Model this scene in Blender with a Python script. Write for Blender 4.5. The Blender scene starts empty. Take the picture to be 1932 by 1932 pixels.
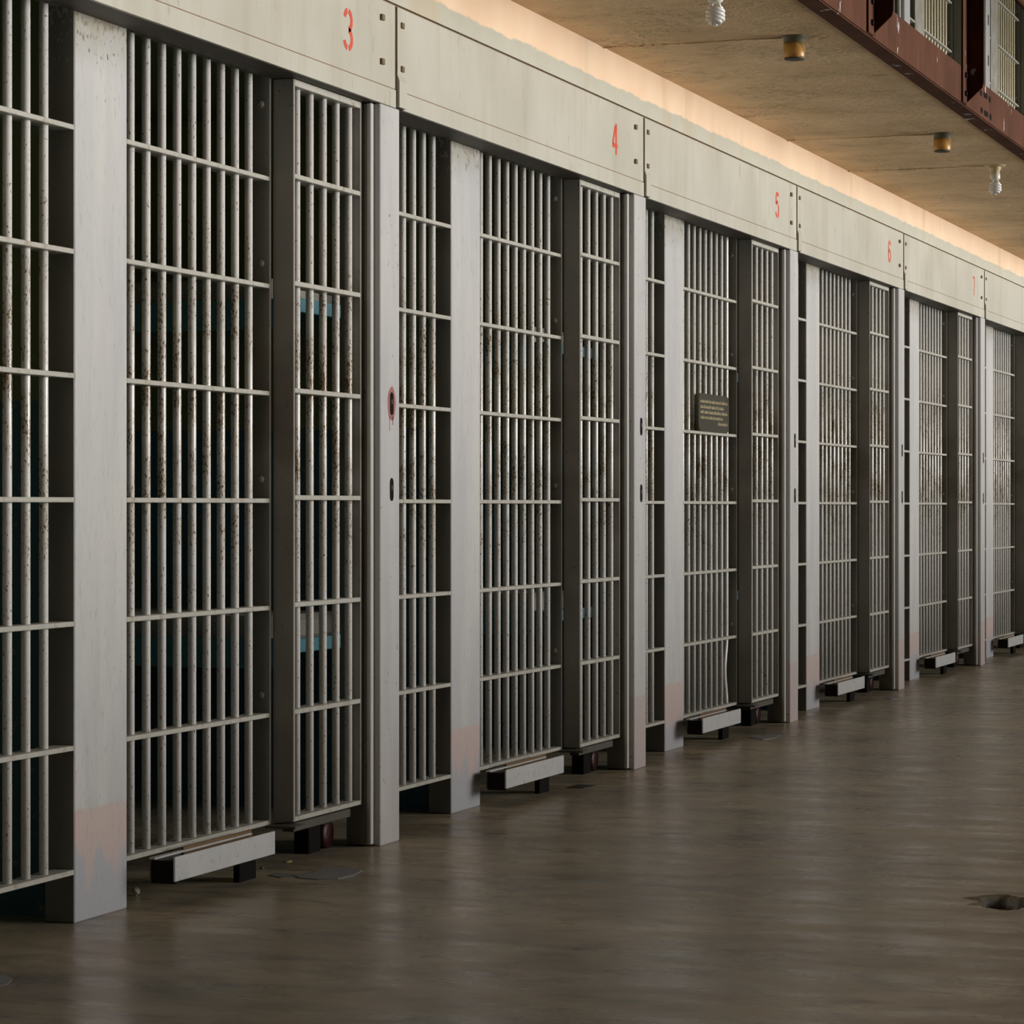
import bpy, bmesh, math, random
from mathutils import Vector, Matrix
random.seed(7)
SC = bpy.context.scene
COL = SC.collection

# ------------------------------------------------------------------ camera
FPX, W = 5300.0, 1932.0
VPX, HORY = 2850.0, 955.0
TH = math.atan((VPX - W / 2) / FPX)
CT, ST = math.cos(TH), math.sin(TH)
HC = 1.052                      # camera height
A1 = 3.495 * CT                 # camera to lock-post / header plane
cd = bpy.data.cameras.new('camera')
cam = bpy.data.objects.new('camera', cd)
COL.objects.link(cam)
cd.sensor_width = 36.0
cd.lens = 36.0 * FPX / W
cd.shift_y = (HORY - W / 2) / W
cd.clip_end = 200
cam.location = (0, 0, HC)
cam.rotation_euler = (math.pi / 2, 0, TH)
SC.camera = cam

# ------------------------------------------------------------------ light
wd = bpy.data.worlds.new('world')
SC.world = wd
wd.use_nodes = True
bg = wd.node_tree.nodes['Background']
bg.inputs[0].default_value = (0.80, 0.88, 1.0, 1)
bg.inputs[1].default_value = 0.008
WIN_X = 4.6                     # the outer wall of the hall, with its tall windows
WIN_Y = [3.6 + 3.4 * i for i in range(9)]
WIN_W, WIN_Z0, WIN_Z1 = 2.4, 0.6, 4.6
for wy in WIN_Y:
    ld = bpy.data.lights.new('window_daylight', 'AREA')
    ld.shape = 'RECTANGLE'
    ld.size, ld.size_y = WIN_W, WIN_Z1 - WIN_Z0
    ld.energy = 47 + 1.8 * WIN_Y.index(wy)
    ld.color = (1.0, 0.965, 0.91)
    ld.spread = math.radians(52)
    lo = bpy.data.objects.new('window_daylight', ld)
    COL.objects.link(lo)
    lo.location = (WIN_X - 0.40, wy, (WIN_Z0 + WIN_Z1) / 2)
    lo.rotation_euler = Vector((-0.945, -0.327, 0.0)).to_track_quat('-Z', 'Z').to_euler()
vs = SC.view_settings
vs.view_transform = 'Standard'
vs.look = 'None'
vs.gamma = 1.0
vs.use_curve_mapping = False
vs.exposure = 0.10


# ------------------------------------------------------------------ photo helpers
def Yat(x, a):
    """distance along the row of a point seen at column x on the plane a metres left of the camera"""
    fw = FPX * a / (CT * (VPX - x))
    return (fw - a * ST) / CT


def floor_pt(x, y, z=0.0):
    fw = FPX * (HC - z) / (y - HORY)
    r = (x - W / 2) / FPX * fw
    return Vector((r * CT - fw * ST, fw * CT + r * ST, z))


# ------------------------------------------------------------------ materials
class NT:
    def __init__(self, name, rough=0.5, metal=0.0, spec=0.5):
        self.m = bpy.data.materials.new(name)
        self.m.use_nodes = True
        self.t = self.m.node_tree
        self.b = self.t.nodes['Principled BSDF']
        self.b.inputs['Roughness'].default_value = rough
        self.b.inputs['Metallic'].default_value = metal
        self.b.inputs['Specular IOR Level'].default_value = spec
        g = self.t.nodes.new('ShaderNodeNewGeometry')
        self.pos = g.outputs['Position']
        sn = self.t.nodes.new('ShaderNodeSeparateXYZ')
        self.t.links.new(g.outputs['True Normal'], sn.inputs[0])
        self.nx = sn.outputs[0]
        sp = self.t.nodes.new('ShaderNodeSeparateXYZ')
        self.t.links.new(self.pos, sp.inputs[0])
        self.x, self.y, self.z = sp.outputs

    def link(self, a, b):
        if hasattr(a, 'node'):
            self.t.links.new(a, b)
        else:
            b.default_value = a

    def scale(self, sc, off=(0, 0, 0)):
        n = self.t.nodes.new('ShaderNodeMapping')
        n.inputs['Scale'].default_value = sc
        n.inputs['Location'].default_value = off
        self.t.links.new(self.pos, n.inputs[0])
        return n.outputs[0]

    def noise(self, scale=5, detail=4, rough=0.55, sc=(1, 1, 1), off=(0, 0, 0), dist=0.0):
        n = self.t.nodes.new('ShaderNodeTexNoise')
        n.inputs['Scale'].default_value = scale
        n.inputs['Detail'].default_value = detail
        n.inputs['Roughness'].default_value = rough
        n.inputs['Distortion'].default_value = dist
        self.t.links.new(self.scale(sc, off), n.inputs['Vector'])
        return n.outputs['Fac']

    def ramp(self, v, lo, hi, a=0.0, b=1.0):
        n = self.t.nodes.new('ShaderNodeMapRange')
        n.inputs['From Min'].default_value = lo
        n.inputs['From Max'].default_value = hi
        n.inputs['To Min'].default_value = a
        n.inputs['To Max'].default_value = b
        self.link(v, n.inputs['Value'])
        return n.outputs[0]

    def math(self, op, a, b=0.0):
        n = self.t.nodes.new('ShaderNodeMath')
        n.operation = op
        self.link(a, n.inputs[0])
        self.link(b, n.inputs[1])
        return n.outputs[0]

    def mix(self, fac, a, b):
        n = self.t.nodes.new('ShaderNodeMix')
        n.data_type = 'RGBA'
        self.link(fac, n.inputs[0])
        for v, s in ((a, n.inputs[6]), (b, n.inputs[7])):
            if hasattr(v, 'node'):
                self.t.links.new(v, s)
            else:
                s.default_value = (v[0], v[1], v[2], 1)
        return n.outputs[2]

    def color(self, c):
        if hasattr(c, 'node'):
            self.t.links.new(c, self.b.inputs['Base Color'])
        else:
            self.b.inputs['Base Color'].default_value = (c[0], c[1], c[2], 1)
        return self

    def bump(self, h, strength=0.3, dist=0.01):
        n = self.t.nodes.new('ShaderNodeBump')
        n.inputs['Strength'].default_value = strength
        n.inputs['Distance'].default_value = dist
        self.t.links.new(h, n.inputs['Height'])
        self.t.links.new(n.outputs[0], self.b.inputs['Normal'])
        return self

    def rough(self, v):
        self.t.links.new(v, self.b.inputs['Roughness'])
        return self


def band(n, lo, hi, soft):
    """1 between heights lo and hi"""
    return n.math('MULTIPLY', n.ramp(n.z, lo - soft, lo + soft), n.ramp(n.z, hi + soft, hi - soft))


def m_bar():
    n = NT('bar_paint', 0.27, spec=0.6)
    g = n.noise(9, 3)
    base = n.mix(g, (0.74, 0.725, 0.69), (0.85, 0.84, 0.81))
    base = n.mix(n.ramp(n.z, 2.86, 2.88), base, (0.80, 0.72, 0.50))
    # rust specks, thickest at the height where hands have worn the paint
    fine = n.noise(210, 3, 0.6, sc=(1, 1, 0.45))
    patch = n.noise(7, 3, 0.6, sc=(1, 2.5, 1))
    wear = band(n, 0.98, 1.66, 0.22)
    thr = n.math('ADD', fine, n.math('MULTIPLY', wear, n.ramp(patch, 0.40, 0.70, 0.0, 0.15)))
    thr = n.math('ADD', thr, n.ramp(patch, 0.35, 0.75, 0.0, 0.05))
    spots = n.ramp(thr, 0.645, 0.69)
    rust = n.mix(n.noise(60, 2), (0.09, 0.05, 0.025), (0.24, 0.15, 0.07))
    stain = n.math('MULTIPLY', wear, n.ramp(patch, 0.40, 0.70, 0.05, 0.75))
    c = n.mix(stain, base, (0.33, 0.245, 0.125))
    n.color(n.mix(spots, c, rust)).bump(fine, 0.15, 0.002)
    return n.m


def m_rail():
    n = NT('crossbar_paint', 0.45)
    g = n.noise(14, 4)
    base = n.mix(g, (0.40, 0.39, 0.345), (0.50, 0.49, 0.44))
    s = n.ramp(n.noise(45, 4, 0.65), 0.54, 0.70)
    n.color(n.mix(n.math('MULTIPLY', s, 0.75), base, (0.26, 0.19, 0.11))).bump(g, 0.1, 0.003)
    return n.m


def m_frame():
    n = NT('door_frame_paint', 0.5)
    g = n.noise(4, 5, sc=(1, 1, 0.6))
    base = n.mix(n.ramp(g, 0.35, 0.7), (0.215, 0.205, 0.18), (0.30, 0.285, 0.25))
    grime = n.math('MULTIPLY', band(n, 0.95, 1.55, 0.3), n.ramp(n.noise(5, 3), 0.4, 0.65))
    c = n.mix(n.math('MULTIPLY', grime, 0.7), base, (0.12, 0.09, 0.055))
    chips = n.ramp(n.noise(70, 3, 0.6), 0.68, 0.71)
    n.color(n.mix(chips, c, (0.10, 0.07, 0.05))).bump(g, 0.15, 0.004)
    return n.m


def m_pier():
    n = NT('pier_paint', 0.48)
    st = n.noise(3.2, 5, 0.6, sc=(2.5, 2.5, 0.35))
    c = n.mix(n.ramp(st, 0.38, 0.62), (0.465, 0.467, 0.48), (0.55, 0.545, 0.525))
    c = n.mix(n.ramp(n.noise(18, 4, 0.6, sc=(2, 2, 0.25)), 0.55, 0.8, 0, 0.5), c, (0.45, 0.455, 0.48))
    # bottom: faded pink coat, worn to blue-grey undercoat towards the floor
    zz = n.math('ADD', n.z, n.math('MULTIPLY', n.math('SUBTRACT', n.noise(2.0, 2), 0.5), 0.02))
    pink = n.ramp(zz, 0.288, 0.280)
    c = n.mix(n.math('MULTIPLY', pink, 0.85), c, (0.54, 0.42, 0.39))
    low = n.math('ADD', n.z, n.math('MULTIPLY', n.math('SUBTRACT', n.noise(7, 4, 0.6, sc=(2, 2, 0.6)), 0.5), 0.38))
    c = n.mix(n.ramp(low, 0.17, 0.12, 0, 0.85), c, (0.39, 0.41, 0.46))
    c = n.mix(n.ramp(n.noise(40, 3, 0.6, sc=(2, 2, 0.5)), 0.60, 0.66, 0, 0.35), c, (0.30, 0.30, 0.30))
    # flaking paint just under the header
    top = n.math('MAXIMUM', n.ramp(n.z, 2.0, 2.30), 0.0)
    top = n.math('MULTIPLY', top, n.ramp(n.z, 2.6, 2.4))
    chip = n.math('ADD', n.noise(70, 4, 0.65, sc=(1, 1, 0.6)), n.math('MULTIPLY', n.math('MULTIPLY', top, top), 0.185))
    c = n.mix(n.ramp(chip, 0.715, 0.74), c, (0.10, 0.085, 0.06))
    dirt_shade = n.math('MULTIPLY', n.ramp(n.z, 2.16, 2.29), n.ramp(n.noise(8, 3), 0.3, 0.7, 0.3, 0.95))  # header's soft shadow, mottled with dirt, painted into the pier top
    c = n.mix(dirt_shade, c, (0.26, 0.23, 0.16))
    # side faces, picked by normal, get a darker colour than the front
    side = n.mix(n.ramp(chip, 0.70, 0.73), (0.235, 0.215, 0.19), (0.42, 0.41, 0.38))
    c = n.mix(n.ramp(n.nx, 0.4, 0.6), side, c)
    n.color(c).bump(chip, 0.25, 0.004)
    return n.m


def m_post():
    n = NT('lock_post_paint', 0.45)
    st = n.noise(3.0, 4, 0.6, sc=(3, 3, 0.5))
    c = n.mix(n.ramp(st, 0.35, 0.65), (0.455, 0.45, 0.455), (0.53, 0.525, 0.515))
    pink = n.math('MULTIPLY', n.ramp(n.z, 0.295, 0.285), n.ramp(n.y, 9.2, 9.3, 0.15, 0.7))
    c = n.mix(pink, c, (0.50, 0.40, 0.38))
    c = n.mix(n.ramp(n.noise(9, 4, sc=(1, 1, .4)), 0.55, 0.75, 0, 0.4), c, (0.40, 0.39, 0.43))
    c = n.mix(n.ramp(n.noise(60, 3), 0.68, 0.72, 0, 0.8), c, (0.14, 0.09, 0.06))
    n.color(c).bump(st, 0.1, 0.003)
    return n.m


def m_header():
    n = NT('header_paint', 0.5)
    a = n.noise(2.2, 4)
    c = n.mix(n.ramp(a, 0.3, 0.7), (0.445, 0.43, 0.36), (0.54, 0.525, 0.46))
    st = n.noise(9, 4, 0.6, sc=(1, 1, 0.10))
    c = n.mix(n.ramp(st, 0.52, 0.74, 0, 0.55), c, (0.36, 0.33, 0.24))
    c = n.mix(n.ramp(n.noise(30, 3, 0.6, sc=(1, 1, 0.25)), 0.66, 0.74, 0, 0.6), c, (0.25, 0.20, 0.13))
    n.color(c).bump(a, 0.08, 0.004)
    return n.m


def m_upper_wall():
    n = NT('upper_wall_paint', 0.7)
    e = n.math('ADD', n.z, n.math('MULTIPLY', n.math('SUBTRACT', n.noise(5, 4, 0.65, sc=(1, 1, 1)), 0.5), 0.045))
    grey = n.mix(n.noise(7, 3), (0.44, 0.43, 0.35), (0.54, 0.53, 0.45))
    peach = n.mix(n.ramp(n.noise(4, 3), .3, .7), (0.84, 0.60, 0.41), (0.90, 0.69, 0.50))
    c = n.mix(n.ramp(e, 2.688, 2.696), grey, peach)
    ru = n.math('MULTIPLY', n.ramp(n.noise(3.0, 3, 0.6, sc=(1, 1, 0.2), off=(0, 3.3, 0)), 0.60, 0.75), 0.45)
    c = n.mix(ru, c, (0.50, 0.33, 0.16))
    n.color(c).bump(n.noise(20, 4), 0.12, 0.006)
    return n.m


def m_ceiling():
    n = NT('ceiling_plaster', 0.8)
    a = n.noise(1.6, 5, 0.6)
    c = n.mix(n.ramp(a, 0.3, 0.72), (0.70, 0.495, 0.27), (0.92, 0.69, 0.42))
    b = n.noise(6, 4, 0.6, sc=(1, 0.35, 1))
    c = n.mix(n.ramp(b, 0.55, 0.8, 0, 0.4), c, (0.58, 0.40, 0.18))
    k = n.noise(14, 3, 0.5, dist=2.0)
    ridge = n.ramp(n.math('ABSOLUTE', n.math('SUBTRACT', k, 0.5)), 0.0, 0.03, 1, 0)
    rm = n.math('MULTIPLY', ridge, n.ramp(n.noise(2.5, 2), 0.48, 0.62))
    c = n.mix(n.math('MULTIPLY', rm, 0.45), c, (0.40, 0.28, 0.13))
    c = n.mix(n.ramp(n.noise(9, 5, 0.65, off=(3, 1, 0)), 0.55, 0.72, 0, 0.45), c, (0.42, 0.32, 0.18))
    h = n.math('ADD', n.noise(30, 4, 0.6), n.math('MULTIPLY', rm, 0.8))
    n.color(c).bump(h, 0.8, 0.02)
    return n.m


def m_floor():
    n = NT('floor_concrete', 0.3, spec=0.5)
    a = n.noise(1.3, 8, 0.68, sc=(0.9, 1.3, 1), dist=0.4)
    st = n.noise(5.0, 8, 0.68, sc=(1.0, 1.8, 1), dist=0.5)
    c = n.mix(n.ramp(a, 0.32, 0.68), (0.205, 0.172, 0.124), (0.50, 0.41, 0.275))
    c = n.mix(n.ramp(st, 0.48, 0.70, 0, 0.75), c, (0.115, 0.105, 0.095))
    c = n.mix(n.ramp(n.noise(2.0, 4, 0.6, sc=(0.7, 3, 1), off=(5, 2, 0)), 0.55, 0.75, 0, 0.6), c, (0.38, 0.32, 0.23))
    specks = n.ramp(n.noise(38, 2, 0.5), 0.735, 0.75)
    c = n.mix(specks, c, (0.04, 0.035, 0.03))
    # the joint across the corridor
    jl = n.math('ABSOLUTE', n.math('SUBTRACT', n.math('ADD', n.y, n.math('MULTIPLY', n.noise(6, 3), 0.03)), 10.02))
    jm = n.math('MULTIPLY', n.ramp(jl, 0.004, 0.012, 1, 0), n.ramp(n.noise(4, 2), 0.36, 0.5))
    c = n.mix(n.math('MULTIPLY', jm, 0.8), c, (0.05, 0.045, 0.04))
    # hairline crack
    kx = n.math('ADD', n.x, n.math('MULTIPLY', n.noise(9, 4), 0.5))
    kk = n.ramp(n.math('ABSOLUTE', n.math('ADD', kx, 1.17)), 0.001, 0.004, 1, 0)
    kk = n.math('MULTIPLY', kk, n.math('MULTIPLY', n.ramp(n.y, 6.15, 6.25), n.ramp(n.y, 6.75, 6.65)))
    c = n.mix(n.math('MULTIPLY', kk, 0.8), c, (0.045, 0.04, 0.035))
    # rim and red-brown bottom of the broken hole
    hole = n.math('MULTIPLY', n.ramp(n.z, -0.004, -0.012), n.ramp(n.x, -2.9, -2.8))
    c = n.mix(n.math('MULTIPLY', hole, 0.7), c, (0.30, 0.29, 0.27))
    c = n.mix(n.math('MULTIPLY', n.ramp(n.z, -0.022, -0.032), 0.9), c, n.mix(n.noise(40, 3), (0.10, 0.045, 0.03), (0.03, 0.02, 0.02)))
    n.color(c)
    n.rough(n.ramp(n.noise(2.5, 4, 0.6, sc=(0.8, 3, 1)), 0.3, 0.7, 0.20, 0.40))
    n.bump(n.math('ADD', st, n.math('MULTIPLY', n.noise(60, 3), 0.3)), 0.10, 0.012)
    return n.m


def m_maroon():
    n = NT('maroon_paint', 0.75, spec=0.12)
    a = n.noise(5, 4, sc=(1, 1, .5))
    c = n.mix(n.ramp(a, 0.3, 0.7), (0.075, 0.029, 0.015), (0.125, 0.050, 0.028))
    st = n.noise(12, 3, 0.6, sc=(1, 1, 0.1))
    c = n.mix(n.ramp(st, 0.6, 0.8, 0, 0.35), c, (0.20, 0.12, 0.095))
    pe = n.noise(9, 4, 0.6, sc=(1, 1, 0.45), off=(1.7, 0.4, 0.2))
    c = n.mix(n.ramp(pe, 0.645, 0.66), c, (0.50, 0.48, 0.50))
    n.color(c).bump(a, 0.12, 0.004)
    return n.m


def plain(name, c, rough=0.5, var=0.12, scale=12, metal=0.0, spec=0.5):
    n = NT(name, rough, metal, spec)
    g = n.noise(scale, 4)
    n.color(n.mix(g, [v * (1 - var) for v in c], [min(1, v * (1 + var)) for v in c]))
    n.bump(g, 0.08, 0.003)
    return n.m


def m_cell_wall():
    n = NT('cell_wall_paint', 0.6)
    olive = n.mix(n.noise(4, 3), (0.12, 0.135, 0.05), (0.18, 0.195, 0.085))
    teal = n.mix(n.noise(4, 3, off=(2, 0, 0)), (0.035, 0.09, 0.115), (0.055, 0.13, 0.155))
    c = n.mix(n.ramp(n.z, 1.32, 1.325), teal, olive)
    c = n.mix(n.ramp(n.noise(25, 4, 0.6), 0.62, 0.68, 0, 0.6), c, (0.20, 0.20, 0.18))
    n.color(c).bump(n.noise(18, 3), 0.1, 0.004)
    return n.m


def m_guard():
    n = NT('guard_paint', 0.42)
    a = n.noise(10, 4)
    c = n.mix(a, (0.46, 0.47, 0.48), (0.60, 0.60, 0.60))
    c = n.mix(n.ramp(n.noise(35, 4, .65), 0.58, 0.68, 0, 0.6), c, (0.33, 0.30, 0.26))
    n.color(c).bump(n.noise(28, 3), 0.2, 0.004)
    return n.m


def glass_mat(name, c, rough=0.1, trans=0.9):
    n = NT(name, rough)
    n.color(c)
    n.b.inputs['Transmission Weight'].default_value = trans
    n.b.inputs['IOR'].default_value = 1.3
    return n.m


M = dict(bar=m_bar(), rail=m_rail(), frame=m_frame(), pier=m_pier(), post=m_post(), header=m_header(),
         upper=m_upper_wall(), ceil=m_ceiling(), floor=m_floor(), maroon=m_maroon(), cell=m_cell_wall(),
         guard=m_guard(),
         rust=plain('rusty_steel', (0.16, 0.085, 0.03), 0.7, 0.4, 25),
         rustline=plain('rust_seam', (0.20, 0.11, 0.06), 0.8, 0.3, 20),
         dark=plain('black_recess', (0.012, 0.010, 0.009), 0.9, 0.3, spec=0.08),
         soot=plain('dark_steel', (0.07, 0.062, 0.05), 0.6, 0.3),
         bolt=plain('bolt_bronze', (0.17, 0.12, 0.06), 0.5, 0.35, 30),
         red=plain('stencil_red', (0.62, 0.065, 0.025), 0.55, 0.15, 40),
         redpaint=plain('red_brush_paint', (0.34, 0.12, 0.11), 0.5, 0.2, 40),
         redroll=plain('red_roller', (0.035, 0.004, 0.004), 0.5, 0.2),
         amberedge=plain('ochre_paint', (0.30, 0.19, 0.03), 0.5, 0.25, 20),
         bunk=plain('bunk_teal', (0.06, 0.19, 0.235), 0.45, 0.2, 15),
         mattress=plain('old_mattress', (0.25, 0.24, 0.22), 0.9, 0.2, 30),
         cfl=plain('bulb_white', (0.86, 0.85, 0.83), 0.3, 0.03),
         cflbase=plain('bulb_plastic', (0.76, 0.74, 0.66), 0.4, 0.05),
         porcelain=plain('aged_porcelain', (0.62, 0.50, 0.30), 0.4, 0.2, 40),
         fixture=plain('fixture_olive', (0.10, 0.092, 0.062), 0.5, 0.2),
         jar=glass_mat('amber_glass', (0.86, 0.66, 0.34), 0.2, 0.85),
         globe=plain('cream_bulb', (0.80, 0.62, 0.32), 0.5, 0.1),
         sign=plain('bronze_acrylic', (0.075, 0.070, 0.055), 0.30, 0.08, 5, spec=0.35),
         signink=plain('gold_lettering', (0.68, 0.58, 0.36), 0.5, 0.1),
         patch=plain('floor_patch', (0.20, 0.20, 0.20), 0.45, 0.15, 15),
         patchdark=plain('floor_plate', (0.05, 0.048, 0.045), 0.4, 0.2, 15),
         chip=plain('plaster_chip', (0.40, 0.36, 0.27), 0.8, 0.2),
         outer=plain('outer_wall_paint', (0.45, 0.40, 0.32), 0.8, 0.1, 4),
         straw=plain('yellow_splinter', (0.5, 0.36, 0.12), 0.7, 0.1),
         silver=plain('bare_steel', (0.62, 0.62, 0.60), 0.35, 0.1, 30))


# ------------------------------------------------------------------ mesh helpers
def bm_box(bm, x0, x1, y0, y1, z0, z1):
    v = [bm.verts.new(p) for p in ((x0, y0, z0), (x1, y0, z0), (x1, y1, z0), (x0, y1, z0),
                                   (x0, y0, z1), (x1, y0, z1), (x1, y1, z1), (x0, y1, z1))]
    for f in ((0, 3, 2, 1), (4, 5, 6, 7), (0, 1, 5, 4), (1, 2, 6, 5), (2, 3, 7, 6), (3, 0, 4, 7)):
        bm.faces.new([v[i] for i in f])


def bm_prism(bm, pts, axis, t0, t1):
    """extrude a closed 2-D outline along an axis; pts are in the other two axes in xyz order"""
    def P(p, t):
        return {'x': (t, p[0], p[1]), 'y': (p[0], t, p[1]), 'z': (p[0], p[1], t)}[axis]
    a = [bm.verts.new(P(p, t0)) for p in pts]
    b = [bm.verts.new(P(p, t1)) for p in pts]
    n = len(pts)
    bm.faces.new(a)
    bm.faces.new(list(reversed(b)))
    for i in range(n):
        bm.faces.new([a[i], b[i], b[(i + 1) % n], a[(i + 1) % n]])


def bm_tube(bm, pts, r, seg=10, cap=True):
    rings = []
    n = len(pts)
    up = None
    for i, p in enumerate(pts):
        p = Vector(p)
        d = (Vector(pts[min(i + 1, n - 1)]) - Vector(pts[max(i - 1, 0)])).normalized()
        if up is None:
            up = Vector((1, 0, 0)) if abs(d.x) < 0.9 else Vector((0, 1, 0))
        u = (up - d * up.dot(d)).normalized()
        up = u
        w = d.cross(u)
        rr = r[i] if isinstance(r, (list, tuple)) else r
        rings.append([bm.verts.new(p + (u * math.cos(2 * math.pi * k / seg) + w * math.sin(2 * math.pi * k / seg)) * rr)
                      for k in range(seg)])
    for a, b in zip(rings, rings[1:]):
        for k in range(seg):
            f = bm.faces.new([a[k], a[(k + 1) % seg], b[(k + 1) % seg], b[k]])
            f.smooth = True
    if cap:
        bm.faces.new(list(reversed(rings[0])))
        bm.faces.new(rings[-1])


def bm_lathe(bm, prof, seg=20, c=(0, 0, 0)):
    rings = []
    for r, z in prof:
        rings.append([bm.verts.new((c[0] + r * math.cos(2 * math.pi * k / seg), c[1] + r * math.sin(2 * math.pi * k / seg), c[2] + z))
                      for k in range(seg)])
    for a, b in zip(rings, rings[1:]):
        for k in range(seg):
            f = bm.faces.new([a[k], a[(k + 1) % seg], b[(k + 1) % seg], b[k]])
            f.smooth = True
    bm.faces.new(list(reversed(rings[0])))
    bm.faces.new(rings[-1])


def finish(name, bm, mat, bevel=0.0):
    bmesh.ops.recalc_face_normals(bm, faces=bm.faces)
    if bevel:
        bmesh.ops.bevel(bm, geom=list(bm.edges), offset=bevel, segments=1, affect='EDGES', clamp_overlap=True)
    me = bpy.data.meshes.new(name)
    bm.to_mesh(me)
    bm.free()
    me.materials.append(mat)
    return me


def box_mesh(name, x0, x1, y0, y1, z0, z1, mat, bevel=0.0):
    bm = bmesh.new()
    bm_box(bm, x0, x1, y0, y1, z0, z1)
    return finish(name, bm, mat, bevel)


def put(name, me, parent=None, loc=(0, 0, 0)):
    o = bpy.data.objects.new(name, me)
    COL.objects.link(o)
    o.location = loc
    if parent:
        o.parent = parent
    return o


def thing(name, label, cat, loc=(0, 0, 0), group=None):
    o = bpy.data.objects.new(name, None)
    o.empty_display_size = 0.1
    COL.objects.link(o)
    o.location = loc
    return tag(o, label, cat, group)


def tag(o, label, cat, group=None):
    o['label'] = label
    o['category'] = cat
    if group:
        o['group'] = group
    return o


def struct(name, me, loc=(0, 0, 0), label=None):
    o = put(name, me, None, loc)
    o['kind'] = 'structure'
    if label:
        o['label'] = label
    return o


CACHE = {}


def cached(key, fn):
    if key not in CACHE:
        CACHE[key] = fn()
    return CACHE[key]


# ------------------------------------------------------------------ layout numbers (metres)
X1 = -A1                         # lock post and header front plane
XP = X1 - 0.118                  # pier front, fixed grille front
XD = X1 - 0.050                  # sliding door front
SEAM = {2: 8.177 - 2.612, 3: 8.177, 4: 10.850, 5: 13.424, 6: 15.991, 7: 18.627, 8: 21.24}
ZB, ZL, ZT = 2.300, 2.357, 2.620   # header bottom, lip line, top
ZC = 2.820                       # soffit of the gallery
Z0, DZ = 0.129, 0.313            # bottom crossbar, crossbar spacing
RB = 0.0118
ZUP = 2.900                      # gallery floor
YN, YF = -1.5, 24.0

# ------------------------------------------------------------------ setting
# floor: a flat sheet with a finely meshed broken hole let into it
HP = floor_pt(1915, 1702)
hx, hy, hw = HP.x, HP.y, 0.40
bm = bmesh.new()
fx0, fx1, fy0, fy1 = -6.3, WIN_X, YN, 44.0
xs = [fx0, hx - hw, hx + hw, fx1]
ys = [fy0, hy - hw, hy + hw, fy1]
for i in range(3):
    for j in range(3):
        if i == 1 and j == 1:
            continue
        q = [bm.verts.new((x, y, 0)) for x, y in ((xs[i], ys[j]), (xs[i + 1], ys[j]), (xs[i + 1], ys[j + 1]), (xs[i], ys[j + 1]))]
        bm.faces.new(q)
NG = 72
grid = []
for j in range(NG + 1):
    row = []
    for i in range(NG + 1):
        x = hx - hw + 2 * hw * i / NG
        y = hy - hw + 2 * hw * j / NG
        dx, dy = x - hx, y - hy
        an = math.atan2(dy, dx)
        r = math.hypot(dx, dy)
        edge = 0.125 + 0.022 * math.sin(3 * an + 0.7) + 0.014 * math.sin(7 * an) + 0.008 * math.sin(13 * an + 2)
        t = max(0.0, min(1.0, (edge - r) / 0.035))
        z = -0.034 * (t * t * (3 - 2 * t)) + (random.uniform(-0.003, 0.003) if t > 0.9 else 0)
        rim = max(0.0, 1 - abs(r - edge - 0.05) / 0.05)
        z -= 0.0025 * rim * (0.5 + 0.5 * math.sin(9 * an))
        if i in (0, NG) or j in (0, NG):
            z = 0
        row.append(bm.verts.new((x, y, z)))
    grid.append(row)
for j in range(NG):
    for i in range(NG):
        bm.faces.new([grid[j][i], grid[j][i + 1], grid[j + 1][i + 1], grid[j + 1][i]]).smooth = True
bmesh.ops.remove_doubles(bm, verts=bm.verts, dist=1e-5)
floor = struct('floor', finish('floor', bm, M['floor']))
bm = bmesh.new()
bm_box(bm, fx0, fx1, fy0, fy1, -0.3, -0.2)
struct('floor_slab', finish('floor_slab', bm, M['soot']))


def patch(name, pix, mat, h=0.003):
    bm_ = bmesh.new()
    pts = [floor_pt(*p) for p in pix]
    cx = sum((p for p in pts), Vector()) / len(pts)
    bm_prism(bm_, [(p.x - cx.x, p.y - cx.y) for p in pts], 'z', -0.001, h)
    return put(name, finish(name, bm_, mat), floor, (cx.x, cx.y, 0))


patch('floor_patch', [(552, 1653), (568, 1658), (600, 1660), (638, 1659), (668, 1652), (684, 1643), (650, 1638), (614, 1637), (590, 1646)], M['patch'])
patch('floor_patch', [(508, 1652), (530, 1657), (556, 1656), (566, 1650), (520, 1648)], M['patch'], 0.002)
patch('floor_patch', [(1413, 1392), (1440, 1396), (1462, 1393), (1474, 1387), (1448, 1385), (1436, 1390)], M['patch'])
patch('floor_patch', [(1668, 1316), (1682, 1320), (1700, 1318), (1690, 1313)], M['patch'], 0.002)
patch('floor_patch', [(-20, 1840), (10, 1841), (24, 1848), (14, 1858), (-20, 1862)], M['patch'], 0.002)
patch('floor_plate', [(1068, 1487), (1100, 1488), (1126, 1482), (1090, 1481)], M['patchdark'], 0.002)

# wall over the header panels, gallery slab, cell interiors
struct('wall_left', box_mesh('wall_left', X1 - 0.25, X1, YN, YF, ZT + 0.007, ZC + 0.001, M['upper']))
bm = bmesh.new()
EDGE = 0.708 * A1
bm_box(bm, X1 - 0.30, -EDGE - 0.03, YN, YF, ZC, ZUP)
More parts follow.
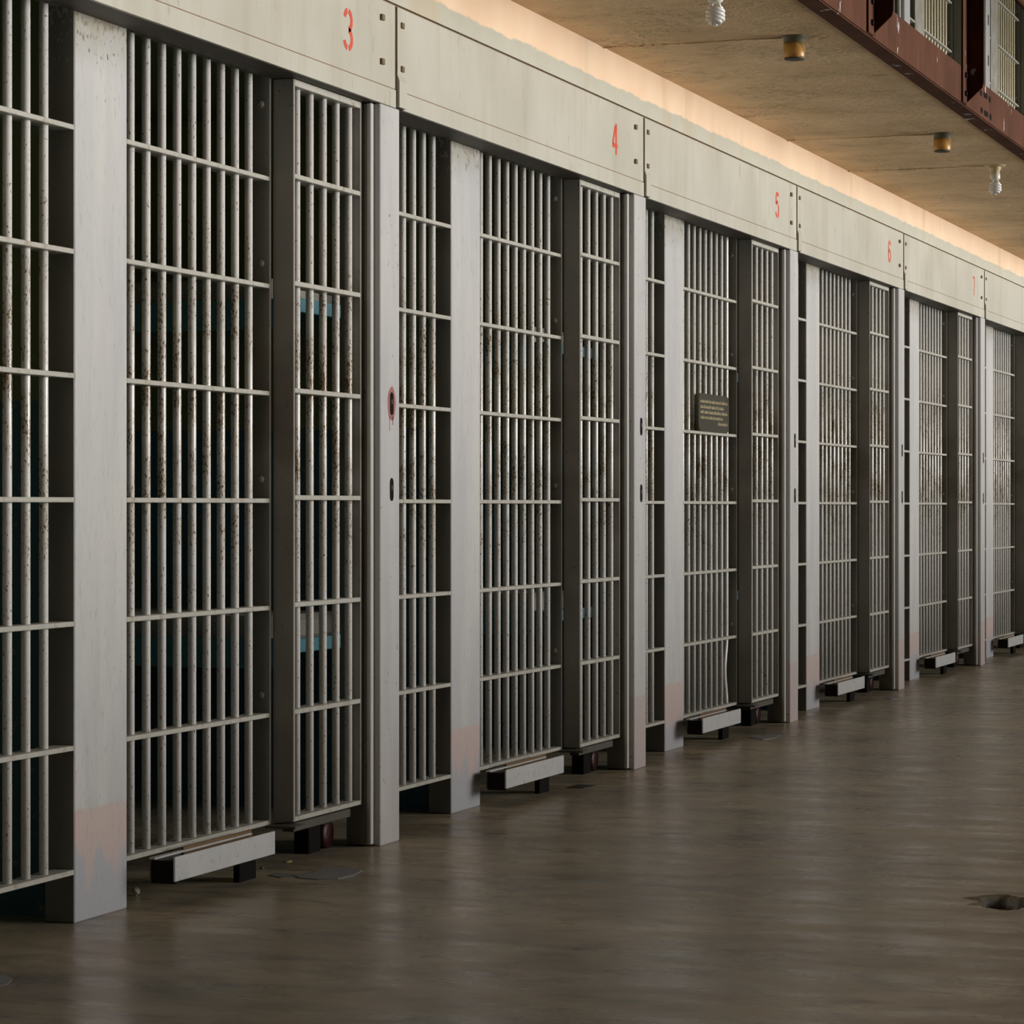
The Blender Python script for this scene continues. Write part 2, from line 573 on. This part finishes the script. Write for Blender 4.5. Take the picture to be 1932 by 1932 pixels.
# ragged concrete edge against the steel beam
n_ = 260
prev = None
for i in range(n_ + 1):
    y = YN + (YF - YN) * i / n_
    x = -EDGE + random.uniform(-0.012, 0.010)
    cur = [bm.verts.new((-EDGE - 0.03, y, ZC)), bm.verts.new((x, y, ZC)), bm.verts.new((x, y, ZUP)), bm.verts.new((-EDGE - 0.03, y, ZUP))]
    if prev:
        for a in range(3):
            bm.faces.new([prev[a], prev[a + 1], cur[a + 1], cur[a]])
    prev = cur
struct('ceiling', finish('ceiling', bm, M['ceil']))
XBACK = XP - 2.35
struct('wall_back', box_mesh('wall_back', XBACK - 0.15, XBACK, YN, YF, 0, 5.6, M['cell']))
struct('ceiling_cells', box_mesh('ceiling_cells', XBACK, XP - 0.07, YN, YF, 2.42, 2.55, M['cell']))
struct('wall_far', box_mesh('wall_far', XBACK, X1, YF, YF + 0.2, 0, 5.6, M['cell']))
# outer wall of the hall with its window openings
bm = bmesh.new()
edges = [YN]
for wy in WIN_Y:
    edges += [wy - WIN_W / 2 - 0.3, wy + WIN_W / 2 + 0.3]
edges.append(44.0)
for k in range(0, len(edges), 2):
    bm_box(bm, WIN_X, WIN_X + 0.4, edges[k], edges[k + 1], 0, 6.5)
for wy in WIN_Y:
    y0, y1 = wy - WIN_W / 2 - 0.3, wy + WIN_W / 2 + 0.3
    bm_box(bm, WIN_X, WIN_X + 0.4, y0, y1, 0, WIN_Z0)
    bm_box(bm, WIN_X, WIN_X + 0.4, y0, y1, WIN_Z1, 6.5)
struct('wall_right', finish('wall_right', bm, M['outer']))

# ------------------------------------------------------------------ bar fronts
ORD = {3: 'the panel stencilled three', 4: 'the panel stencilled four', 5: 'the panel stencilled five', 6: 'the panel stencilled six', 7: 'the panel stencilled seven', 8: 'the spotted panel past seven'}
NUM = {3: 'three', 4: 'four', 5: 'five', 6: 'six', 7: 'seven', 8: 'eight'}


def bar_mesh(z0, z1):
    def f():
        bm_ = bmesh.new()
        bm_tube(bm_, [(0, 0, z0), (0, 0, (z0 + z1) / 2), (0, 0, z1)], RB, 12)
        return finish('bar', bm_, M['bar'])
    return cached(('bar', z0, z1), f)


def rail_mesh(length, depth=0.058, h=0.013):
    return cached(('rail', round(length, 4), depth, h),
                  lambda: box_mesh('crossbar', -depth, 0, 0, length, -h / 2, h / 2, M['rail'], 0.0015))


def grille(name, label, n, x, y0, y1, barys, zb, stile_right=False, bent=None, group=None, levels=range(0, 8)):
    """fixed grille: crossbars are flat bars on edge, the round bars pass through them"""
    t = thing(name, label, 'grille', (x, y0, zb), group)
    for k in levels:
        put('crossbar', rail_mesh(y1 - y0), t, (0, 0, Z0 + DZ * k))
    zt = Z0 + DZ * max(levels) + 0.004
    z0 = Z0 + DZ * min(levels) - 0.004
    for i, by in enumerate(barys):
        if bent == i:
            bm_ = bmesh.new()
            pts = []
            for s in range(60):
                z = z0 + (zt - z0) * s / 59
                b = 0.0
                if z < 0.46:
                    b = -0.034 * math.sin(min(1.0, max(0, (z - Z0) / 0.32)) * math.pi) ** 2
                pts.append((0, b, z))
            bm_tube(bm_, pts, RB, 12)
            put('bar', finish('bar', bm_, M['bar']), t, (-0.029, by - y0, 0))
        else:
            put('bar', bar_mesh(z0, zt), t, (-0.029, by - y0, 0))
    if stile_right:
        st = put('stile', cached(('stile', zt), lambda: box_mesh('stile', -0.060, 0.001, -0.004, 0.008, Z0 - 0.007, zt, M['frame'], 0.001)),
                 t, (0, y1 - y0, 0))
        rv = cached('rivet', lambda: rivet_mesh())
        for z in (0.50, 1.13, 1.76, 2.225):
            put('rivet', rv, st, (-0.028, -0.004, z))
    return t


def rivet_mesh():
    bm_ = bmesh.new()
    bm_lathe(bm_, [(0.013, 0), (0.013, 0.002), (0.009, 0.006), (0.003, 0.008)], 14)
    bmesh.ops.rotate(bm_, verts=bm_.verts, cent=(0, 0, 0), matrix=Matrix.Rotation(math.pi / 2, 3, 'X'))
    return finish('rivet', bm_, M['frame'])


def door(label, x, y0, y1, zb, group):
    t = thing('cell_door', label, 'door', (x, y0, zb), group)
    L = y1 - y0
    zt, z0 = 2.299, 0.131
    st = cached('dstile', lambda: box_mesh('stile', -0.066, 0, 0, 0.012, z0, zt, M['frame'], 0.001))
    put('stile', st, t, (0, 0, 0))
    put('stile', st, t, (0, L - 0.012, 0))
    for k in range(0, 7):
        put('crossbar', rail_mesh(L - 0.02, 0.060, 0.014), t, (0.0005, 0.010, Z0 + 0.009 + DZ * k))
    put('crossbar', rail_mesh(L - 0.02, 0.060, 0.020), t, (0.0005, 0.010, zt - 0.010))
    for i in range(5):
        put('bar', bar_mesh(z0 + 0.004, zt - 0.012), t, (-0.030, 0.087 + 0.0985 * i, 0))
    put('foot_plate', cached('foot', lambda: box_mesh('foot_plate', -0.066, 0.030, -0.055, 0.030, 0.116, 0.124, M['soot'], 0.001)), t)
    put('bottom_track', cached('btrack', lambda: box_mesh('bottom_track', -0.050, -0.012, 0.03, L - 0.06, 0.098, 0.124, M['soot'], 0.002)), t)
    return t


def capsule(bm_, y, z, hw_, hh, x0, x1, seg=8):
    pts = []
    for k in range(seg + 1):
        a = math.pi * k / seg
        pts.append((y + hw_ * math.cos(a), z + hh - hw_ + hw_ * math.sin(a)))
    for k in range(seg + 1):
        a = math.pi + math.pi * k / seg
        pts.append((y + hw_ * math.cos(a), z - hh + hw_ + hw_ * math.sin(a)))
    bm_prism(bm_, pts, 'x', x0, x1)


def lock_post(label, x, y, zb, group, ring=False, bottom=0.0):
    t = thing('lock_post', label, 'post', (x, y, zb), group)
    put('front_plate', cached(('lp', bottom), lambda: box_mesh('front_plate', -0.115, 0, -0.128, 0.030, bottom, ZB - 0.001, M['post'], 0.003)), t)
    put('jamb', cached(('jb', bottom), lambda: box_mesh('jamb', -0.105, -0.030, -0.145, -0.126, bottom + 0.004, ZB - 0.002, M['frame'], 0.002)), t)
    put('stop_strip', cached(('ss', bottom), lambda: box_mesh('stop_strip', -0.036, -0.021, -0.152, -0.126, bottom + 0.006, ZB - 0.002, M['silver'], 0.003)), t)
    for z in (1.372, 1.104):
        def kh():
            bm_ = bmesh.new()
            capsule(bm_, 0, 0, 0.0145, 0.036, -0.004, 0.0012)
            return finish('keyhole', bm_, M['dark'])
        k = put('keyhole', cached('keyhole', kh), t, (0, -0.036, z))

        def pin():
            bm_ = bmesh.new()
            bm_prism(bm_, [(0.005 * math.cos(a * .785), 0.009 * math.sin(a * .785)) for a in range(8)], 'x', 0, 0.0022)
            return finish('key_pin', bm_, M['soot'])
        put('key_pin', cached('pin', pin), k, (0, 0, 0.006))
        if ring and z > 1.2:
            def rg():
                bm_ = bmesh.new()
                pts = []
                for a in range(48):
                    an = a / 48 * 2 * math.pi
                    w_ = 1 + 0.03 * math.sin(5 * an + 1)
                    pts.append((0.033 * w_ * math.cos(an), 0.053 * w_ * math.sin(an)))
                bm_prism(bm_, pts, 'x', -0.001, 0.0006)
                bm_box(bm_, -0.001, 0.0006, -0.018, -0.014, -0.085, -0.04)
                bm_box(bm_, -0.001, 0.0006, 0.006, 0.012, -0.066, -0.04)
                return finish('red_ring', bm_, M['redpaint'])
            put('red_ring', cached('ring', rg), t, (0, -0.036, z))
    return t


def strokes(bm_, lines, w, x0, x1):
    """polyline strokes in the y-z plane, with thickness in x"""
    for ln in lines:
        L, R = [], []
        for i, p in enumerate(ln):
            a = Vector(ln[max(i - 1, 0)])
            b = Vector(ln[min(i + 1, len(ln) - 1)])
            d = (b - a).normalized()
            nn = Vector((-d.y, d.x)) * w / 2
            p = Vector(p)
            L.append(p + nn)
            R.append(p - nn)
        pts = L + list(reversed(R))
        va = [bm_.verts.new((x1, q.x, q.y)) for q in pts]
        vb = [bm_.verts.new((x0, q.x, q.y)) for q in pts]
        n = len(ln)
        for i in range(n - 1):
            bm_.faces.new([va[i], va[i + 1], va[2 * n - 2 - i], va[2 * n - 1 - i]])
        for i in range(2 * n):
            bm_.faces.new([va[i], vb[i], vb[(i + 1) % (2 * n)], va[(i + 1) % (2 * n)]])


def arc(cx, cy, rx, ry, a0, a1, n=12):
    return [(cx + rx * math.cos(math.radians(a0 + (a1 - a0) * i / n)), cy + ry * math.sin(math.radians(a0 + (a1 - a0) * i / n))) for i in range(n + 1)]


# stencilled digits in a cell 0.05 x 0.104, centred
DIG = {
    3: [arc(0, 0.026, 0.023, 0.026, 165, 100), arc(0, 0.026, 0.023, 0.026, 78, -70) + [(0.004, 0.001)],
        [(0.004, -0.001)] + arc(0, -0.026, 0.025, 0.026, 70, -78), arc(0, -0.026, 0.025, 0.026, -102, -165)],
    4: [[(0.012, 0.056), (0.012, -0.056)], [(0.003, 0.046), (-0.026, -0.018)], [(-0.030, -0.024), (0.004, -0.024)], [(0.020, -0.024), (0.028, -0.024)]],
    5: [[(-0.020, 0.050), (0.022, 0.050)], [(-0.020, 0.043), (-0.020, 0.008)], arc(-0.002, -0.018, 0.024, 0.032, 140, 60),
        arc(-0.002, -0.018, 0.024, 0.032, 40, -75), arc(-0.002, -0.018, 0.024, 0.032, -105, -160)],
    6: [arc(0, -0.022, 0.023, 0.030, 80, -75), arc(0, -0.022, 0.023, 0.030, -105, -180) + [(-0.023, 0.02)] + arc(0, 0.024, 0.023, 0.028, 175, 105),
        arc(0, 0.024, 0.023, 0.028, 75, 20), arc(0, -0.022, 0.023, 0.030, 100, 150)],
    7: [[(-0.024, 0.050), (0.024, 0.050)], [(0.020, 0.040), (0.004, -0.054)]],
    8: [arc(0, 0.026, 0.021, 0.026, 80, -80), arc(0, 0.026, 0.021, 0.026, 100, 260), arc(0, -0.026, 0.024, 0.027, 80, -80), arc(0, -0.026, 0.024, 0.027, 100, 260)],
}


def header(n, y0, y1, label):
    t = thing('header_panel', label, 'panel', (X1, y0, ZB), 'numbered header panels over the cells')
    g = 0.006
    L = y1 - y0
    H = ZT - ZB
    put('backing', box_mesh('backing', -0.112, -0.008, 0.0, L, 0.012, H + 0.006, M['rustline']), t)
    put('face_plate', box_mesh('face_plate', -0.008, 0.0, g, L - g, ZL - ZB + 0.0015, H, M['header'], 0.001), t)
    bm_ = bmesh.new()
    bm_box(bm_, -0.010, 0.0015, g + 0.055, L - g * 0.4, 0, ZL - ZB - 0.0015)
    put('lower_angle', finish('lower_angle', bm_, M['header']), t)
    put('soffit_plate', box_mesh('soffit_plate', -0.116, -0.0095, g, L - g * 0.4, 0.0005, 0.012, M['soot']), t)
    put('rust_seam', box_mesh('rust_seam', -0.008, -0.0006, g + 0.07, L - g, ZL - ZB - 0.002, ZL - ZB + 0.002, M['rustline']), t)
    # cranked end strip: steps outwards below the joint
    bm_ = bmesh.new()
    bm_prism(bm_, [(0.001, H - 0.002), (0.003, H - 0.002), (0.003, 0.105), (0.010, 0.085), (0.010, 0.004), (0.0005, 0.004)], 'y', g, 0.070)
    put('end_strip', finish('end_strip', bm_, M['header']), t)
    bs = cached('hbolt', lambda: box_mesh('bolt', -0.002, 0.007, -0.011, 0.011, -0.0095, 0.0095, M['bolt'], 0.002))
    for yy in (0.045, L - 0.120):
        for z in (H - 0.055, H - 0.192):
            put('bolt', bs, t, (0.002, yy, z))
    bm_ = bmesh.new()
    strokes(bm_, DIG[n], 0.016, -0.001, 0.0008)
    for v in bm_.verts:
        v.co.y *= 1.15
        v.co.z *= 1.08
    put('number', finish('number', bm_, M['red']), t, (0, L - 0.385, 0.185))
    return t


def guard(label, y0, group):
    """sheet steel guard over the bottom roller of the sliding door"""
    t = thing('track_guard', label, 'guard', (X1, y0, 0), group)
    L = 0.632
    put('front_plate', cached('g1', lambda: box_mesh('front_plate', -0.006, 0.0, 0, L, 0.068, 0.133, M['guard'], 0.0015)), t)
    put('back_plate', cached('g2', lambda: box_mesh('back_plate', -0.075, -0.070, 0.0, L, 0.068, 0.124, M['soot'], 0.001)), t)
    put('liner', cached('g3', lambda: box_mesh('liner', -0.070, -0.064, 0.18, L - 0.02, 0.07, 0.137, M['rust'], 0.001)), t)
    put('bottom_plate', cached('g4', lambda: box_mesh('bottom_plate', -0.072, -0.004, 0.02, L - 0.01, 0.068, 0.074, M['soot'])), t)
    put('lip', cached('g6', lambda: box_mesh('lip', -0.076, -0.058, 0.0, L - 0.03, 0.124, 0.129, M['guard'], 0.001)), t)
    lg = cached('g5', lambda: box_mesh('leg', -0.072, -0.052, 0, 0.11, -0.001, 0.069, M['dark'], 0.002))
    put('end_cap', cached('g7', lambda: box_mesh('end_cap', -0.072, -0.002, 0.003, 0.010, 0.062, 0.122, M['dark'], 0.001)), t)
    put('leg', lg, t, (0, L - 0.125, 0))
    return t


def roller(label, y, group):
    t = thing('door_roller', label, 'roller', (XD - 0.10, y, 0), group)

    def block():
        return box_mesh('block', -0.03, 0.02, -0.16, -0.07, -0.001, 0.098, M['dark'], 0.003)

    def wheel():
        bm_ = bmesh.new()
        bm_lathe(bm_, [(0.010, -0.014), (0.045, -0.014), (0.040, 0), (0.045, 0.014), (0.010, 0.014)], 22)
        bmesh.ops.rotate(bm_, verts=bm_.verts, cent=(0, 0, 0), matrix=Matrix.Rotation(math.pi / 2, 3, 'Y'))
        return finish('wheel', bm_, M['redroll'])
    put('block', cached('rb', block), t)
    put('wheel', cached('rw', wheel), t, (0, 0.0, 0.044))
    put('axle_block', cached('ra', lambda: box_mesh('axle_block', -0.04, -0.012, -0.07, 0.03, -0.001, 0.06, M['soot'], 0.002)), t)
    return t


def bunk(label, y_wall, z, group):
    t = thing('bunk', label, 'bunk', (-3.715, y_wall, z), group)
    Wd, Ln = 0.66, 1.75
    put('side_rail', cached('b1', lambda: box_mesh('side_rail', -Ln, 0, -Wd, -Wd + 0.012, -0.10, 0.0, M['bunk'], 0.002)), t)
    put('end_rail', cached('b2', lambda: box_mesh('end_rail', -0.012, 0, -Wd, 0, -0.045, 0.0, M['bunk'], 0.002)), t)
    put('deck', cached('b3', lambda: box_mesh('deck', -Ln, -0.01, -Wd + 0.01, 0, -0.03, -0.02, M['bunk'])), t)
    put('mattress', cached('b4', lambda: box_mesh('mattress', -Ln + 0.03, -0.10, -Wd + 0.03, -0.02, -0.02, 0.07, M['mattress'], 0.02)), t)
    br = cached('b5', lambda: box_mesh('bracket', -0.05, 0, -0.05, 0.01, -0.30, -0.01, M['bunk'], 0.004))
    put('bracket', br, t, (-0.05, 0, 0))
    put('bracket', br, t, (-1.6, 0, 0))
    return t


SIDE = [-2.52, -2.43, -2.34, -2.25, -2.16, -2.07, -1.98]
FIX = [-1.515 + 0.0925 * i for i in range(9)]


def bay(n, up=False, want=('side', 'pier', 'fixed', 'door', 'post')):
    s = SEAM[n]
    p = SEAM[n - 1]
    w = ORD[n]
    dx = 0.033 if up else 0.0
    zb = ZUP if up else 0.0
    pre = 'upper tier ' if up else ''
    where = ('above ' if up else 'under ') + w
    sfx = 'upper ' if up else ''
    lev = range(0, 8)
    if 'side' in want:
        grille('bar_grille', f'{pre}narrow bar grille between post and pier, {where}', n, XP + dx, p + 0.030, s - 1.875,
               [s + v for v in SIDE if s + v > p + 0.04], zb, group=sfx + 'narrow grilles', levels=lev)
    if 'pier' in want:
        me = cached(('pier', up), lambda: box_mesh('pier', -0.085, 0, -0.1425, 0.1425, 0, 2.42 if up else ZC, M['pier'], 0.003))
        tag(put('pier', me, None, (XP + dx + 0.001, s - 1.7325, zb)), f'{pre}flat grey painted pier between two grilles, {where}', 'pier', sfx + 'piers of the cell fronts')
        me2 = cached(('part', up), lambda: box_mesh('wall_partition', -2.35, -0.08, -0.075, 0.075, 0, 2.43, M['cell']))
        struct('wall_partition', me2, (XP + dx, s - 1.7325, zb))
    if 'fixed' in want:
        grille('bar_grille', f'{pre}wide fixed grille of nine bars, {where}', n, XP + dx, s - 1.590, s - 0.690,
               [s + v for v in FIX], zb, True, bent=(8 if n == 5 and not up else None), group=sfx + 'wide grilles', levels=lev)
    if 'door' in want:
        door(f'{pre}sliding barred door with dark frame, {where}', XD + dx, s - 0.674, s - 0.118 - 0.04, zb, sfx + 'sliding cell doors')
    if 'post' in want:
        lab = f'{pre}narrow grey lock post beside the door, {where}'
        if n == 3 and not up:
            lab = 'narrow grey lock post with red paint around its upper keyhole'
        lock_post(lab, X1 + dx, s, zb, sfx + 'lock posts', ring=(n == 3 and not up))


for n in range(3, 9):
    header(n, SEAM[n - 1], SEAM[n], f'pale grey steel header panel with red stencilled number {NUM[n]}' if n < 8 else 'pale grey steel header panel with dark flaking spots past the number seven panel')
    bay(n)
    guard(f'grey steel box guard near the floor, under {ORD[n]}', SEAM[n] + {3: -1.545, 4: -1.645, 5: -1.69}.get(n, -1.66), 'roller guards')
    roller(f'dark red roller beneath the sliding door, under {ORD[n]}', SEAM[n] - 0.22, 'door rollers')
lock_post('narrow grey lock post where the number three panel begins', X1, SEAM[2], 0, 'lock posts')
put('ochre_edge', box_mesh('ochre_edge', -0.03, 0.0008, 0.008, 0.019, 0.13, 2.295, M['amberedge']), [o for o in COL.objects if o.get('label', '').startswith('wide fixed grille') and 'past' in o['label']][0], (0, 0.902, 0))

for n, wnt in ((6, ('door', 'post')), (7, ('side', 'pier', 'fixed', 'door', 'post')), (8, ('side', 'pier', 'fixed', 'door'))):
    bay(n, True, wnt)

for n, zz in ((4, (1.73, 0.62)), (5, (1.73, 0.62)), (6, (1.73, 0.62))):
    yw = SEAM[n] - 1.7325 - 0.075
    for z, nm in zip(zz, ('upper', 'lower')):
        bunk(f'{nm} teal steel bunk inside the cell behind the number {NUM[n - 1]} door', yw, z, 'bunks in the cells')

# ------------------------------------------------------------------ quote sign standing on a crossbar of bay 5
s5 = SEAM[5]
SX, SY0, SY1, SZ0, SZ1 = XP + 0.006, s5 - 1.365, s5 - 0.850, Z0 + DZ * 4 + 0.0065, Z0 + DZ * 4 + 0.176
sg = thing('quote_sign', 'dark acrylic sign with four lines of gold lettering leaning on the grille', 'sign', (SX, SY0, SZ0))
SW, SH = SY1 - SY0, SZ1 - SZ0
bm = bmesh.new()
r = 0.035
pts = []
for cx_, cz_, a0 in ((SW - r, SH - r, 0), (r, SH - r, 90), (r, r, 180), (SW - r, r, 270)):
    for k in range(7):
        a = math.radians(a0 + 15 * k)
        pts.append((cx_ + r * math.cos(a), cz_ + r * math.sin(a)))
bm_prism(bm, pts, 'x', -0.004, 0.0)
plate = put('plate', finish('plate', bm, M['sign'], 0.0008), sg)
rnd = random.Random(3)
rows = [(0.030, SW - 0.030, 0.128), (0.030, SW - 0.095, 0.103), (0.030, SW - 0.030, 0.080), (0.030, SW - 0.115, 0.056), (SW - 0.19, SW - 0.030, 0.032)]
for y0, y1, z in rows:
    bm = bmesh.new()
    y = y0
    while y < y1:
        for _ in range(rnd.randint(2, 7)):
            if y > y1:
                break
            h = 0.0155 if rnd.random() < 0.4 else 0.0115
            k = rnd.random()
            bm_box(bm, -0.0005, 0.0007, y, y + 0.0018, z, z + h)
            if k > 0.3:
                bm_box(bm, -0.0005, 0.0007, y, y + 0.006, z + 0.008, z + 0.0095)
            if k < 0.75:
                bm_box(bm, -0.0005, 0.0007, y + 0.0045, y + 0.0062, z, z + 0.0095)
            if k > 0.55:
                bm_box(bm, -0.0005, 0.0007, y, y + 0.006, z, z + 0.0016)
            y += 0.0085
        y += 0.006
    put('lettering', finish('lettering', bm, M['signink']), plate)
bm = bmesh.new()
bm_box(bm, -0.001, 0.0012, SW - 0.026, SW - 0.022, 0.004, SH - 0.006)
put('edge_strip', finish('edge_strip', bm, M['soot']), plate)

# ------------------------------------------------------------------ gallery beam, stanchions, rail
XB = -0.688 * A1
ZBT = 2.980
gb = thing('gallery_beam', 'maroon painted steel channel along the edge of the gallery', 'beam', (XB, YN, ZC))
LB = YF - YN
put('web', box_mesh('web', -0.008, 0, 0, LB, 0.0, ZBT - ZC, M['maroon'], 0.001), gb)
put('lower_flange', box_mesh('lower_flange', -EDGE - XB - 0.012, -0.006, 0, LB, -0.004, 0.006, M['maroon']), gb)
put('upper_flange', box_mesh('upper_flange', -0.045, -0.006, 0, LB, ZBT - ZC - 0.008, ZBT - ZC, M['maroon']), gb)
# punched slots in the beam
def slot():
    bm_ = bmesh.new()
    bm_prism(bm_, [(0.028 * math.cos(k * math.pi / 8), 0.0145 * math.sin(k * math.pi / 8)) for k in range(16)], 'x', -0.003, 0.0008)
    return finish('slot', bm_, M['dark'])


AF = 0.688 * A1
for px, py in ((1850.6, 175), (1857.4, 179), (1861.0, 181.5), (1867.2, 187.5), (1852.0, 208), (1858.5, 213.5), (1862.3, 215.5), (1868.6, 221)):
    put('slot', cached('slot', slot), gb, (0.0, Yat(px, AF) - YN, HC + (HORY - py) * AF / ((VPX - px) * CT) - ZC))


def stanchion(y, label):
    t = thing('stanchion', label, 'post', (XB, y, ZC), 'stanchions on the gallery beam')
    D = 0.082

    def pl():
        bm_ = bmesh.new()
        bm_prism(bm_, [(0, 0.004), (D * 0.93, 0.074), (D, 0.095), (D, 1.15), (0, 1.15)], 'y', 0, 0.010)
        return finish('gusset_plate', bm_, M['maroon'])
    put('gusset_plate', cached('gp', pl), t)
    put('flange', cached('gf', lambda: box_mesh('flange', 0.0, 0.009, -0.095, 0.002, 0.002, 1.15, M['maroon'], 0.001)), t)

    def bt():
        bm_ = bmesh.new()
        bm_lathe(bm_, [(0.013, 0), (0.013, 0.006), (0.009, 0.009)], 6)
        bmesh.ops.rotate(bm_, verts=bm_.verts, cent=(0, 0, 0), matrix=Matrix.Rotation(math.pi / 2, 3, 'Y'))
        return finish('bolt', bm_, M['dark'])
    for z in (0.045, 0.125):
        put('bolt', cached('gbolt', bt), t, (0.009, -0.045, z))
    return t


PY = [Yat(x, 0.688 * A1) for x in (1645, 1821, 1938)]
stanchion(PY[0], 'maroon stanchion on the gallery beam before the upper grille over number seven')
stanchion(PY[1], 'maroon stanchion on the gallery beam beside the punched slots')
stanchion(PY[2], 'maroon stanchion on the gallery beam past the punched slots')
bm = bmesh.new()
bm_tube(bm, [(0, 0, 0), (0, 4, 0), (0, LB - 9.0, 0)], 0.026, 14)
tag(put('gallery_handrail', finish('gallery_handrail', bm, M['maroon']), None, (XB + 0.1075, YN + 8.6, 3.425)), 'dark pipe handrail carried by the maroon gallery stanchions', 'handrail')

# ------------------------------------------------------------------ lamps under the gallery
def conduit(t, x):
    def f():
        bm_ = bmesh.new()
        L = A1 - 2.52
        bm_tube(bm_, [(-0.02, 0, 0.001), (-L / 2, 0.004, 0.001), (-L, -0.003, 0.001)], 0.006, 8)
        return finish('conduit', bm_, M['ceil'])
    put('conduit', cached('conduit', f), t)


def cfl(y, label):
    t = thing('spiral_bulb', label, 'light bulb', (-2.52, y, ZC), 'bare spiral bulbs')

    def plate_():
        bm_ = bmesh.new()
        bm_lathe(bm_, [(0.056, 0.001), (0.056, -0.003), (0.052, -0.006), (0.03, -0.009)], 24)
        return finish('canopy_plate', bm_, M['porcelain'])

    def socket():
        bm_ = bmesh.new()
        bm_lathe(bm_, [(0.031, -0.004), (0.031, -0.020), (0.026, -0.024), (0.026, -0.030), (0.024, -0.032), (0.024, -0.040), (0.021, -0.042)], 20)
        return finish('socket', bm_, M['porcelain'])

    def base():
        bm_ = bmesh.new()
        bm_lathe(bm_, [(0.020, -0.040), (0.026, -0.044), (0.027, -0.066), (0.024, -0.072), (0.015, -0.076)], 20)
        return finish('ballast', bm_, M['cflbase'])

    def spiral():
        bm_ = bmesh.new()
        R_, tr = 0.028, 0.0058
        for ph in (0, math.pi):
            pts_ = [(0.010 * math.cos(ph), 0.010 * math.sin(ph), -0.072), (0.013 * math.cos(ph), 0.013 * math.sin(ph), -0.082)]
            turns = 2.1
            for i in range(60):
                u = i / 59
                a = ph + turns * 2 * math.pi * u
                rr = R_ * min(1, 0.55 + u * 6) if u < .1 else (R_ if u < 0.9 else R_ * (1 - (u - 0.9) / 0.1 * 0.8))
                pts_.append((rr * math.cos(a), rr * math.sin(a), -0.090 - 0.056 * u))
            bm_tube(bm_, pts_, tr, 8)
        bm_lathe(bm_, [(0.003, -0.140), (0.008, -0.143), (0.009, -0.150), (0.005, -0.154)], 12)
        return finish('spiral_tube', bm_, M['cfl'])
    put('canopy_plate', cached('c0', plate_), t)
    put('socket', cached('c1', socket), t)
    put('ballast', cached('c2', base), t)
    put('spiral_tube', cached('c3', spiral), t)
    conduit(t, 0)
    return t


def jar(y, label):
    t = thing('jar_light', label, 'ceiling light', (-2.54, y, ZC), 'jar lights under the gallery')

    def cap():
        bm_ = bmesh.new()
        bm_lathe(bm_, [(0.050, 0.001), (0.050, -0.004), (0.043, -0.007), (0.042, -0.022), (0.040, -0.024)], 24)
        return finish('cap', bm_, M['fixture'])

    def body():
        bm_ = bmesh.new()
        bm_lathe(bm_, [(0.041, -0.020), (0.041, -0.078), (0.038, -0.084), (0.036, -0.084), (0.038, -0.078), (0.038, -0.021)], 26)
        return finish('glass_jar', bm_, M['jar'])

    def base():
        bm_ = bmesh.new()
        bm_lathe(bm_, [(0.030, -0.082), (0.040, -0.082), (0.039, -0.087), (0.030, -0.088)], 24)
        return finish('rim', bm_, M['soot'])

    def globe():
        bm_ = bmesh.new()
        bm_lathe(bm_, [(0.012, -0.018), (0.016, -0.030), (0.028, -0.044), (0.031, -0.056), (0.026, -0.070), (0.012, -0.079)], 20)
        return finish('bulb', bm_, M['globe'])
    put('cap', cached('j0', cap), t)
    put('glass_jar', cached('j1', body), t)
    put('rim', cached('j2', base), t)
    put('bulb', cached('j3', globe), t)
    conduit(t, 0)
    return t


cfl(14.57, 'bare white spiral bulb under the gallery above the number six panel')
cfl(9.13, 'bare white spiral bulb under the gallery above the number four panel')
jar(10.32, 'amber glass jar light with a cream bulb inside, next to the bulb above panel four')
jar(13.24, 'small amber jar light between the other jar and the spiral bulb above panel six')

# ------------------------------------------------------------------ litter
def chip(name, px, size, label, mat):
    p = floor_pt(*px)
    rr = random.Random(int(px[0]))
    bm_ = bmesh.new()
    bmesh.ops.create_icosphere(bm_, subdivisions=1, radius=1.0)
    for v in bm_.verts:
        v.co = Vector((v.co.x * size[0], v.co.y * size[1], v.co.z * size[2])) * rr.uniform(0.75, 1.15)
    lo = min(v.co.z for v in bm_.verts)
    tag(put(name, finish(name, bm_, mat), None, (p.x, p.y, -lo - 0.001)), label, 'debris')


chip('plaster_chip', (256, 1690), (0.015, 0.018, 0.015), 'small pale plaster chip on the floor by the pier foot under panel three', M['chip'])
chip('yellow_splinter', (546, 1626), (0.008, 0.020, 0.003), 'tiny yellow splinter on the floor beside the box guard under panel three', M['straw'])
chip('plaster_chip', (1636, 1304), (0.014, 0.014, 0.010), 'small pale chip on the floor at the end of the box guard under panel six', M['chip'])
chip('grit_crumb', (495, 1640), (0.008, 0.010, 0.005), 'dark crumb of grit on the floor in front of the box guard under panel three', M['soot'])
